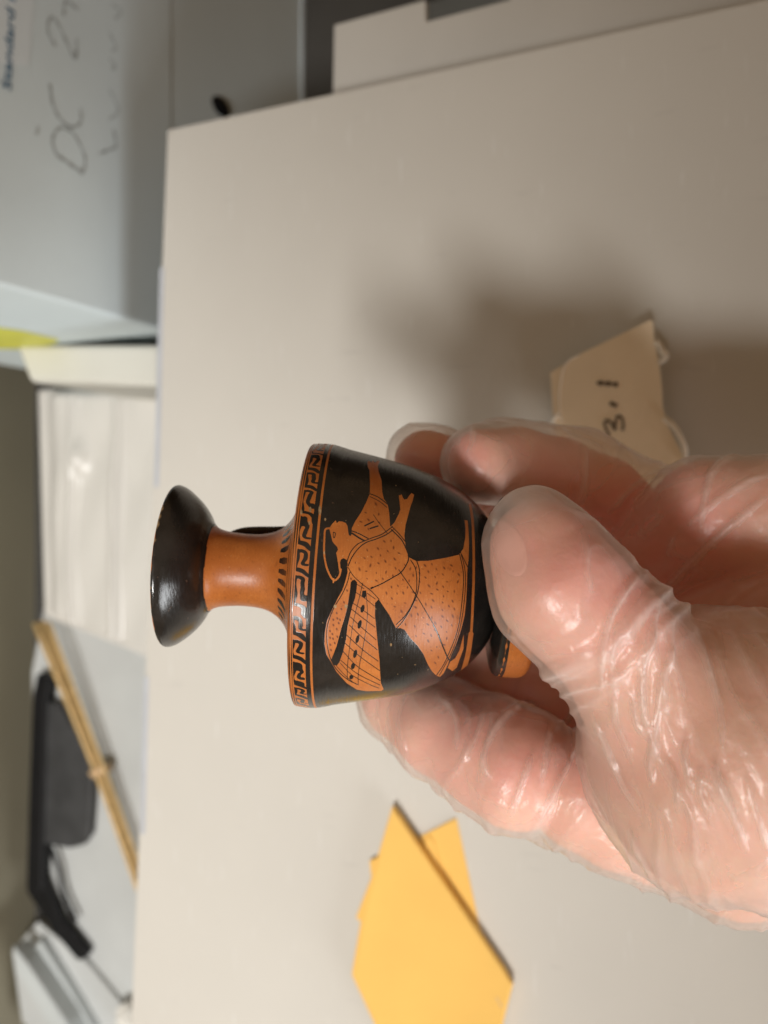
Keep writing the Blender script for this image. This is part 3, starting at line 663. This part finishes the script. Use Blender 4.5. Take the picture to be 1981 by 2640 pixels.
for seg in ([(1800, 1500, 20.2, 1.2), (1790, 1900, 19.4, 1.2)], [(1790, 1900, 19.4, 1.25), (1800, 2120, 17.6, 1.2)], [(2080, 1430, 19.3, 1.6), (2080, 2000, 18.4, 1.9)],
            [(1800, 1500, 20.2, 1.2), (2080, 1430, 19.3, 1.6)], [(1780, 1800, 19.6, 1.2), (2080, 1750, 18.8, 1.9)],
            [(1700, 2130, 17.2, 1.08), (1905, 2175, 17.0, 1.30)], [(1905, 2175, 17.0, 1.30), (2200, 2100, 16.8, 2.0)],
            [(2020, 1335, 17.7, 1.2), (1820, 1335, 17.9, 1.08)], [(1820, 1335, 17.9, 1.08), (1640, 1500, 18.9, 0.9)],
            [(2030, 1490, 18.0, 1.15), (1740, 1640, 18.7, 1.0)],
            [(2080, 1400, 18.4, 1.6), (2500, 1720, 17.6, 2.6)], [(2250, 1900, 16.8, 2.5), (3000, 1780, 17.6, 2.5)], [(2250, 1700, 17.4, 2.4), (3000, 1740, 17.8, 2.5)]):
    chain(palm, seg, 0.28)
fingers = {
 'index_a': ([(1760, 2110, 17.4, 1.10), (1600, 2085, 16.95, 1.10), (1510, 2045, 16.95, 1.08)], .15),
 'index_b': ([(1335, 1985, 17.05, 1.12), (1270, 1950, 17.35, 1.05), (1140, 1880, 18.0, .92), (1040, 1800, 18.9, .85), (975, 1680, 19.8, .75), (955, 1560, 20.2, .68)], .15),
 'middle': ([(1740, 1880, 19.0, 1.0), (1420, 1790, 18.9, 1.0), (1270, 1750, 19.2, .95), (1120, 1640, 20.0, .85), (1070, 1450, 20.4, .75)], .15),
 'ring': ([(1700, 1560, 20.3, .95), (1450, 1360, 20.7, .85), (1240, 1240, 20.0, .78), (1100, 1192, 18.8, .70)], .15),
 'pinky': ([(1680, 1400, 19.6, .9), (1560, 1275, 19.3, .80), (1440, 1215, 18.8, .72), (1330, 1195, 18.2, .74), (1240, 1195, 17.55, .70)], .15),
 'thumb': ([(1392, 1418, 13.95, .79), (1440, 1510, 13.85, .93), (1505, 1580, 13.9, .91), (1577, 1652, 14.0, .92), (1675, 1778, 14.25, 1.09), (1860, 1930, 14.9, 2.22), (2200, 1985, 16.0, 2.6)], .3)}
# the vase as an obstacle the flesh presses against
bp_ = np.array(interp_profile(BODY+[(1284, 120), (1290, 222), (1350, 222), (1368, 200)], 4.0)); pa = bp_[:, 0]; order = np.argsort(pa)
Xg, Yg, Zg = np.meshgrid(gx, gy, gz, indexing='ij', sparse=True)
axl = np.linalg.norm(axd)
al_ = ((Xg-AX0[0])*axu[0]+(Yg-AX0[1])*axu[1]+(Zg-AX0[2])*axu[2]).astype(np.float32)
perp = np.sqrt(np.maximum(0, (Xg-AX0[0])**2+(Yg-AX0[1])**2+(Zg-AX0[2])**2-al_**2))
along = al_/axl+432.0; del al_
Rprof = np.interp(along, [700, 786, 788, 830, 887, 999, 1074, 1148, 1197, 1234, 1262, 1268, 1290, 1350, 1366, 1370], [0, 325, 337, 334, 323, 303, 284, 253, 222, 187, 150, 165, 222, 222, 200, 0])*S0
Rprof = np.where((along < 760) | (along > 1372), -5, Rprof).astype(np.float32)
vsd = (perp-Rprof).astype(np.float32)
del along, perp, Rprof
hand = palm.copy()
pouches = {'thumb': [[(1372, 1352, 13.95, .55), (1420, 1420, 13.95, .7)], [(1525, 1690, 14.1, .52), (1550, 1715, 14.2, .58)], [(1610, 1590, 14.0, .62), (1650, 1640, 14.1, .7)]],
           'pinky': [[(1290, 1185, 18.1, .75), (1500, 1205, 19.0, .78)], [(1500, 1205, 19.0, .75), (1660, 1290, 19.4, .8)]], 'ring': [[(1070, 1165, 18.7, .52), (1130, 1180, 18.9, .6)]],
           'index_b': [[(1425, 2030, 17.3, .75), (1430, 2080, 17.3, .75)]]}
OFF = 0.05
glove = palm-OFF
for nm, (pts, k) in fingers.items():
    f = new(); chain(f, pts, k)
    f2 = f-OFF
    for seg in pouches.get(nm, []): chain(f2, seg, 0.25)
    kk = 0.45 if nm in ('thumb',) else (0.10 if nm == 'index_b' else 0.30)
    hand = np.minimum(hand, smin(palm, f, kk)); glove = np.minimum(glove, smin(palm-OFF, f2, kk))
del palm, f, f2
hand = np.maximum(hand+0.035, -(vsd-0.07)); glove = np.maximum(glove, -(vsd-0.006))
del vsd
def close_border(F):
    for ax in range(3):
        s = [slice(None)]*3; s[ax] = 0; F[tuple(s)] = 1.0; s[ax] = -1; F[tuple(s)] = 1.0
def surface_nets(F):
    close_border(F)
    neg = F < 0
    cnt = np.zeros(tuple(s-1 for s in F.shape), np.int8)
    for dx in (0, 1):
        for dy in (0, 1):
            for dz in (0, 1):
                cnt += neg[dx:dx+cnt.shape[0], dy:dy+cnt.shape[1], dz:dz+cnt.shape[2]]
    act = (cnt > 0) & (cnt < 8)
    ci = np.argwhere(act); idm = np.full(act.shape, -1, np.int32); idm[act] = np.arange(len(ci))
    acc = np.zeros((len(ci), 3)); num = np.zeros(len(ci))
    cor = [(a, b, c) for a in (0, 1) for b in (0, 1) for c in (0, 1)]
    vals = {c: F[ci[:, 0]+c[0], ci[:, 1]+c[1], ci[:, 2]+c[2]].astype(float) for c in cor}
    for c in cor:
        for ax in range(3):
            if c[ax] == 0:
                d = list(c); d[ax] = 1; d = tuple(d)
                m_ = (vals[c] < 0) != (vals[d] < 0)
                t = np.where(m_, vals[c]/np.where(m_, vals[c]-vals[d], 1), 0)
                p = np.repeat(np.array(c, float)[None], len(ci), 0); p[:, ax] = t
                acc += p*m_[:, None]; num += m_
    V = (ci+acc/np.maximum(num, 1)[:, None])*h+np.array([gx[0], gy[0], gz[0]])
    faces = []
    for ax in range(3):
        s0 = [slice(1, -1)]*3; s0[ax] = slice(0, -1); s1 = [slice(1, -1)]*3; s1[ax] = slice(1, None)
        a = neg[tuple(s0)]; b = neg[tuple(s1)]
        e = np.argwhere(a != b); fl_ = a[tuple(e.T)]
        off = np.ones(3, int); off[ax] = 0; e = e+off
        u, v = (ax+1) % 3, (ax+2) % 3
        q = []
        for du, dv in ((0, 0), (-1, 0), (-1, -1), (0, -1)):
            c = e.copy(); c[:, u] += du; c[:, v] += dv; q.append(idm[tuple(c.T)])
        q = np.stack(q, 1); q[~fl_] = q[~fl_][:, ::-1]; faces.append(q)
    Fq = np.vstack(faces)
    vol = np.einsum('ij,ij->i', V[Fq[:, 0]], np.cross(V[Fq[:, 1]], V[Fq[:, 2]])).sum()
    return V, (Fq if vol > 0 else Fq[:, ::-1].copy())
def vnormals(V, F):
    n = np.cross(V[F[:, 2]]-V[F[:, 0]], V[F[:, 3]]-V[F[:, 1]]); N = np.zeros_like(V)
    for k in range(4): np.add.at(N, F[:, k], n)
    return N/np.maximum(1e-12, np.linalg.norm(N, axis=1))[:, None]
def relax(V, F, it, lam=0.5):
    E = np.vstack([F[:, [0, 1]], F[:, [1, 2]], F[:, [2, 3]], F[:, [3, 0]]])
    deg = np.bincount(E.ravel(), minlength=len(V)).astype(float)[:, None]
    for _ in range(it):
        S = np.zeros_like(V)
        for c in range(3):
            S[:, c] = np.bincount(E[:, 0], V[E[:, 1], c], len(V))+np.bincount(E[:, 1], V[E[:, 0], c], len(V))
        V = V+lam*(S/deg-V)
    return V
_perm = rng.permutation(256); _perm = np.r_[_perm, _perm, _perm]; _g = rng.normal(size=(256, 3)); _g /= np.linalg.norm(_g, axis=1)[:, None]
def perlin(P):
    I = np.floor(P).astype(int); f = P-I; I &= 255; w = f*f*f*(f*(f*6-15)+10); out = 0
    for a in (0, 1):
        for b in (0, 1):
            for c in (0, 1):
                g = _g[_perm[_perm[_perm[I[:, 0]+a]+I[:, 1]+b]+I[:, 2]+c]]
                d = (g*(f-np.array([a, b, c]))).sum(1)
                out = out+d*np.where(a, w[:, 0], 1-w[:, 0])*np.where(b, w[:, 1], 1-w[:, 1])*np.where(c, w[:, 2], 1-w[:, 2])
    return out*1.6
Vh, Fh = surface_nets(hand); del hand
Vg, Fg = surface_nets(glove); del glove
Vh = relax(Vh, Fh, 4); Vg = relax(Vg, Fg, 3)
# skin
def skin_material():
    mt, nt, N, L, b = mat_new('skin')
    at = N.new('ShaderNodeAttribute'); at.attribute_name = 'flush'
    tc = N.new('ShaderNodeTexCoord'); no = N.new('ShaderNodeTexNoise'); no.inputs['Scale'].default_value = 150; no.inputs['Detail'].default_value = 6
    L.new(tc.outputs['Object'], no.inputs['Vector'])
    ad = N.new('ShaderNodeMath'); ad.operation = 'MULTIPLY_ADD'; L.new(no.outputs['Fac'], ad.inputs[0]); ad.inputs[1].default_value = 0.7; L.new(at.outputs['Fac'], ad.inputs[2])
    r = N.new('ShaderNodeValToRGB'); e = r.color_ramp.elements; e[0].position = 0.2; e[1].position = 1.15
    e[0].color = (0.87, 0.57, 0.445, 1); e[1].color = (0.89, 0.39, 0.345, 1)
    L.new(ad.outputs[0], r.inputs[0]); L.new(r.outputs[0], b.inputs['Base Color'])
    b.inputs['Roughness'].default_value = 0.5; b.inputs['Subsurface Weight'].default_value = 0.35
    b.inputs['Subsurface Radius'].default_value = (1.0, 0.35, 0.2); b.inputs['Subsurface Scale'].default_value = 0.003
    n2 = N.new('ShaderNodeTexNoise'); n2.inputs['Scale'].default_value = 900; L.new(tc.outputs['Object'], n2.inputs['Vector'])
    bp = N.new('ShaderNodeBump'); bp.inputs['Strength'].default_value = 0.25; bp.inputs['Distance'].default_value = 0.0004
    L.new(n2.outputs['Fac'], bp.inputs['Height']); L.new(bp.outputs[0], b.inputs['Normal'])
    return mt
def glove_material():
    mt = bpy.data.materials.new('vinyl_glove'); mt.use_nodes = True; nt = mt.node_tree; N = nt.nodes; L = nt.links
    b = N["Principled BSDF"]; out = N["Material Output"]
    b.inputs['Base Color'].default_value = (0.90, 0.82, 0.76, 1); b.inputs['Roughness'].default_value = 0.5; b.inputs['Specular IOR Level'].default_value = 0.5
    tr = N.new('ShaderNodeBsdfTransparent'); tr.inputs[0].default_value = (1.0, 0.985, 0.965, 1)
    tl = N.new('ShaderNodeBsdfTranslucent'); tl.inputs[0].default_value = (0.95, 0.87, 0.80, 1)
    m0 = N.new('ShaderNodeMixShader'); m0.inputs[0].default_value = 0.35; L.new(b.outputs[0], m0.inputs[1]); L.new(tl.outputs[0], m0.inputs[2])
    lw = N.new('ShaderNodeLayerWeight'); lw.inputs[0].default_value = 0.35
    at = N.new('ShaderNodeAttribute'); at.attribute_name = 'loose'
    tc = N.new('ShaderNodeTexCoord'); no = N.new('ShaderNodeTexNoise'); no.inputs['Scale'].default_value = 120; no.inputs['Detail'].default_value = 5
    L.new(tc.outputs['Object'], no.inputs['Vector'])
    a1 = N.new('ShaderNodeMath'); a1.operation = 'MULTIPLY_ADD'; L.new(lw.outputs['Facing'], a1.inputs[0]); a1.inputs[1].default_value = 0.46; a1.inputs[2].default_value = 0.03
    a2 = N.new('ShaderNodeMath'); a2.operation = 'MULTIPLY_ADD'; L.new(no.outputs['Fac'], a2.inputs[0]); a2.inputs[1].default_value = 0.10; L.new(a1.outputs[0], a2.inputs[2])
    a3 = N.new('ShaderNodeMath'); a3.operation = 'MULTIPLY_ADD'; a3.use_clamp = True; L.new(at.outputs['Fac'], a3.inputs[0]); a3.inputs[1].default_value = 0.35; L.new(a2.outputs[0], a3.inputs[2])
    m1 = N.new('ShaderNodeMixShader'); L.new(a3.outputs[0], m1.inputs[0]); L.new(tr.outputs[0], m1.inputs[1]); L.new(m0.outputs[0], m1.inputs[2])
    gl_ = N.new('ShaderNodeBsdfGlossy'); gl_.inputs['Roughness'].default_value = 0.3
    lf = N.new('ShaderNodeLayerWeight'); lf.inputs[0].default_value = 0.5      # Schlick reflectance, the same from both sides of the thin film
    pw = N.new('ShaderNodeMath'); pw.operation = 'POWER'; L.new(lf.outputs['Facing'], pw.inputs[0]); pw.inputs[1].default_value = 5.0
    fr = N.new('ShaderNodeMath'); fr.operation = 'MULTIPLY_ADD'; L.new(pw.outputs[0], fr.inputs[0]); fr.inputs[1].default_value = 0.6; fr.inputs[2].default_value = 0.045
    m2 = N.new('ShaderNodeMixShader'); L.new(fr.outputs[0], m2.inputs[0]); L.new(m1.outputs[0], m2.inputs[1]); L.new(gl_.outputs[0], m2.inputs[2])
    L.new(m2.outputs[0], out.inputs['Surface'])
    n2 = N.new('ShaderNodeTexNoise'); n2.inputs['Scale'].default_value = 330; n2.inputs['Detail'].default_value = 7; n2.inputs['Distortion'].default_value = 1.2; L.new(tc.outputs['Object'], n2.inputs['Vector'])
    bp = N.new('ShaderNodeBump'); bp.inputs['Strength'].default_value = 0.45; bp.inputs['Distance'].default_value = 0.0005
    L.new(n2.outputs['Fac'], bp.inputs['Height'])
    for s in (b.inputs['Normal'], gl_.inputs['Normal']): L.new(bp.outputs[0], s)
    return mt
M['skin'] = skin_material(); M['glove'] = glove_material()
e_per = empty('person', tuple(wv(pc(2300, 1800, 17.5))[0]), 'left hand in a clear vinyl glove cradling the vase, thumb over its foot', 'person')
pxh, pyh = project(Vh); dep = Vh[:, 2]
flush = np.zeros(len(Vh))
for (x, y, r_, s) in ((1330, 1400, 130, .45), (1180, 1180, 110, .6), (1070, 1180, 90, .6), (1200, 1900, 200, .35), (1330, 1960, 150, .4), (1500, 2000, 120, .3), (1640, 1400, 260, .7), (1800, 1350, 150, .5), (1450, 1250, 160, .5), (1350, 1800, 150, .4)):
    flush = np.maximum(flush, s*np.exp(-((pxh-x)**2+(pyh-y)**2)/r_**2))
Nh = vnormals(Vh, Fh)
Vh2 = Vh+Nh*(0.012*perlin(Vh*2.2)-.008)[:, None]
oh = np_obj('hand', wv(Vh2), Fh[:, ::-1], M['skin']); keep(oh, e_per); attr(oh, 'flush', flush)
# glove wrinkles
Ng = vnormals(Vg, Fg); pxg, pyg = project(Vg)
def bump_r(x, y, r_): return np.exp(-((pxg-x)**2+(pyg-y)**2)/r_**2)
def ridged(P, pw=3): return (1-np.minimum(1, np.abs(perlin(P))*1.9))**pw
warp = np.c_[perlin(Vg*0.9+5), perlin(Vg*0.9+17), perlin(Vg*.9+31)]*0.35
ux = (pxg-1560)/150; uy = (pyg-1600)/150
fan = (pxg-1480-0.20*(pyg-1600))/(1.0+np.maximum(0, pyg-1600)/900)       # folds fanning down the ball of the thumb
Wth = ridged(np.c_[fan/64+warp[:, 0]*1.0, pyg/800+warp[:, 1]*.6, Vg[:, 2]*.15], 4)
mth = np.clip((pxg-1540)/120, 0, 1)*np.clip((pyg-1560)/150, 0, 1)*np.clip((15.6-Vg[:, 2])/1.0, 0, 1)
Wt2 = ridged(np.c_[fan/24+3, pyg/600+warp[:, 1]*1.0, Vg[:, 2]*.2], 3)
dg = (pxg*0.5+pyg*0.87)                                                 # folds over the palm edge
Wpa = ridged(np.c_[dg/75+warp[:, 0], (pxg*.87-pyg*.5)/420, Vg[:, 2]*.4], 4)
mpa = np.clip((pxg-1600)/80, 0, 1)*np.clip((1640-pyg)/80, 0, 1)
Wix = ridged(np.c_[pxg/62+warp[:, 0]*1.5, pyg/260+warp[:, 1], Vg[:, 2]*.4], 4)
mix_ = np.clip((pyg-1780)/80, 0, 1)*np.clip((Vg[:, 2]-15.6)/.8, 0, 1)
Wgen = ridged(Vg*1.1+warp*1.5, 4)
rib = 0.5+0.5*np.sin((pxg*0.9+pyg*0.42)*2*math.pi/24+3*warp[:, 0]); mrib = mix_*np.clip((pxg-1180)/150, 0, 1)*np.clip((pyg-1960-(pxg-1200)*.35)/60, 0, 1)
disp = 0.03*Wgen + mth*(0.075*Wth+0.02*Wt2) + 0.05*mpa*Wpa + 0.065*mix_*Wix + 0.012*mrib*rib + 0.02*(0.5+0.5*perlin(Vg*1.6))
# bunched rings at the thumb joint and thumb-tip crease
ta_ = ((pxg-1392)*.583+(pyg-1418)*.812)
frontm = np.clip((15.0-Vg[:, 2])/.6, 0, 1)
tw = ta_+26*warp[:, 0]+18*np.sin((pxg-pyg)*.012)
amod = 0.25+0.75*np.clip(0.5+perlin(Vg*0.8+9)*1.2, 0, 1)
for c, w_, a_ in ((285, 16, .13), (352, 11, .07), (150, 24, .02)):
    disp += frontm*a_*amod*np.exp(-((tw-c)/w_)**2)
Wj = ridged(np.c_[tw/62, ((pxg-1392)*.812-(pyg-1418)*.583)/330, Vg[:, 2]*.2], 4)
disp += frontm*0.055*Wj*np.clip((ta_-215)/60, 0, 1)*np.clip((470-ta_)/80, 0, 1)
c3 = lambda x, y: (980+x/1.658, 1050+y/1.658)
c4 = lambda x, y: (980+x/1.658, 1700+y/1.658)
folds = [(c3, 0, .07, [(1100, 720), (1030, 800), (980, 890), (950, 1000), (945, 1100), (950, 1200)]), (c3, 0, .07, [(1175, 850), (1150, 950), (1120, 1080), (1115, 1250), (1140, 1360)]),
  (c3, 0, .05, [(1240, 930), (1230, 1050), (1190, 1200), (1180, 1400), (1170, 1570)]), (c3, 0, .04, [(1330, 970), (1380, 1100), (1450, 1300), (1470, 1500)]), (c3, 0, .03, [(860, 540), (880, 640), (880, 720), (905, 800)]),
  (c3, 0, .05, [(1000, 930), (985, 1050), (1000, 1200)]), (c3, 1, .05, [(1660, 300), (1560, 330), (1440, 400), (1330, 500)]), (c3, 1, .07, [(1660, 380), (1500, 500), (1330, 660), (1200, 790)]),
  (c3, 1, .06, [(1540, 200), (1440, 260), (1400, 340), (1370, 520)]), (c3, 1, .05, [(1290, 250), (1100, 330), (980, 440)]), (c3, 1, .03, [(400, 80), (400, 150), (380, 200)]), (c3, 1, .05, [(870, 180), (870, 300), (860, 400)]),
  (c3, 1, .04, [(760, 100), (800, 130), (880, 150), (960, 200)]),
  (c4, 1, .06, [(690, 190), (620, 190), (540, 250), (480, 330), (450, 420), (470, 500)]), (c4, 1, .06, [(735, 280), (710, 380), (690, 520)]), (c4, 1, .05, [(650, 400), (600, 540), (560, 650)]),
  (c4, 1, .05, [(860, 160), (800, 250), (740, 300)]), (c4, 1, .06, [(900, 330), (840, 400), (770, 500), (690, 640), (640, 740)]), (c4, 1, .04, [(450, 220), (430, 300), (370, 430)]), (c4, 1, .04, [(250, 150), (330, 250), (340, 380)]),
  (c4, 0, .05, [(1190, 100), (1180, 250), (1160, 400), (1165, 540)]), (c4, 0, .05, [(1080, 150), (1100, 270), (1160, 330)]), (c4, 0, .05, [(1220, 420), (1270, 520), (1280, 640)]), (c4, 0, .05, [(1310, 330), (1310, 450), (1340, 560)]),
  (c4, 0, .05, [(1440, 400), (1440, 500), (1500, 640), (1560, 800)]), (c4, 0, .04, [(1380, 480), (1370, 560), (1410, 650)]), (c4, 0, .05, [(1070, 720), (1130, 850), (1200, 970)]), (c4, 0, .05, [(900, 220), (960, 330), (1040, 520), (1110, 640)]),
  (c4, 0, .04, [(1560, 500), (1600, 640), (1650, 800)]), (c4, 0, .04, [(1000, 100), (1010, 250), (1080, 420)])]
fold = np.zeros(len(Vg)); PG = np.c_[pxg, pyg]; facing = np.clip(-Ng[:, 2]*2.5+.3, 0, 1)
for fn, back, amp, seq in folds:
    pts = smooth_path([fn(*q) for q in seq], 5); lo = pts.min(0)-40; hi = pts.max(0)+40
    i = np.where((pxg > lo[0]) & (pxg < hi[0]) & (pyg > lo[1]) & (pyg < hi[1]) & ((Vg[:, 2] > 15.7) if back else (Vg[:, 2] < 15.7)))[0]
    d = seg_dist(PG[i], pts); L_ = np.linalg.norm(pts[0]-pts[-1])
    endf = np.clip(np.minimum(np.hypot(*(PG[i]-pts[0]).T), np.hypot(*(PG[i]-pts[-1]).T))/(0.25*L_)+.25, 0, 1)
    fold[i] = np.maximum(fold[i], 1.5*amp*endf*np.exp(-(d/7.0)**2)*facing[i])
disp = disp+fold
Vg2 = Vg+Ng*np.maximum(0, disp)[:, None]
Vg2 = relax(Vg2, Fg, 1, .35)
og = np_obj('glove', wv(Vg2), Fg[:, ::-1], M['glove']); keep(og, e_per)
loose = np.clip(disp/0.12, 0, 1)*.6+fold/0.07*.42+1.0*bump_r(1345, 1272, 70)+.4*bump_r(1480, 1740, 60)+.5*bump_r(1520, 1150, 90)+.4*bump_r(1040, 1120, 40)
attr(og, 'loose', np.clip(loose, 0, 1))
# thumb nail: a patch of the thumb lifted off the skin
pn = (pxh-1312)*.35+(pyh-1412)*.94; qn = (pxh-1312)*.94-(pyh-1412)*.35
sel = ((pn/78)**2+(qn/42)**2 < 1.5) & (dep < 14.4)
fs = Fh[sel[Fh].all(1)]
if len(fs):
    used = np.unique(fs); rm = -np.ones(len(Vh), int); rm[used] = np.arange(len(used))
    e_ = 1-((pn[used]/78)**2+(qn[used]/42)**2)
    M['nail'] = basic('nail', (0.88, 0.49, 0.42), 0.3, 0.05, 200)
    on_ = np_obj('thumbnail', wv(Vh2[used]+Nh[used]*np.clip(e_*.12, -.03, .010)[:, None]), rm[fs][:, ::-1], M['nail']); keep(on_, oh)
# cuff of a dark sleeve beyond the wrist
wp = [pc(2900, 1770, 17.6), pc(3200, 1775, 17.9), pc(4200, 1800, 19)]
sl = tube('sleeve', [(Cv+p[0]*Rv+p[1]*Uv+p[2]*Fv) for p in wp], [3.3, 3.5, 4.2], M['sleeve'], e_per, 24)
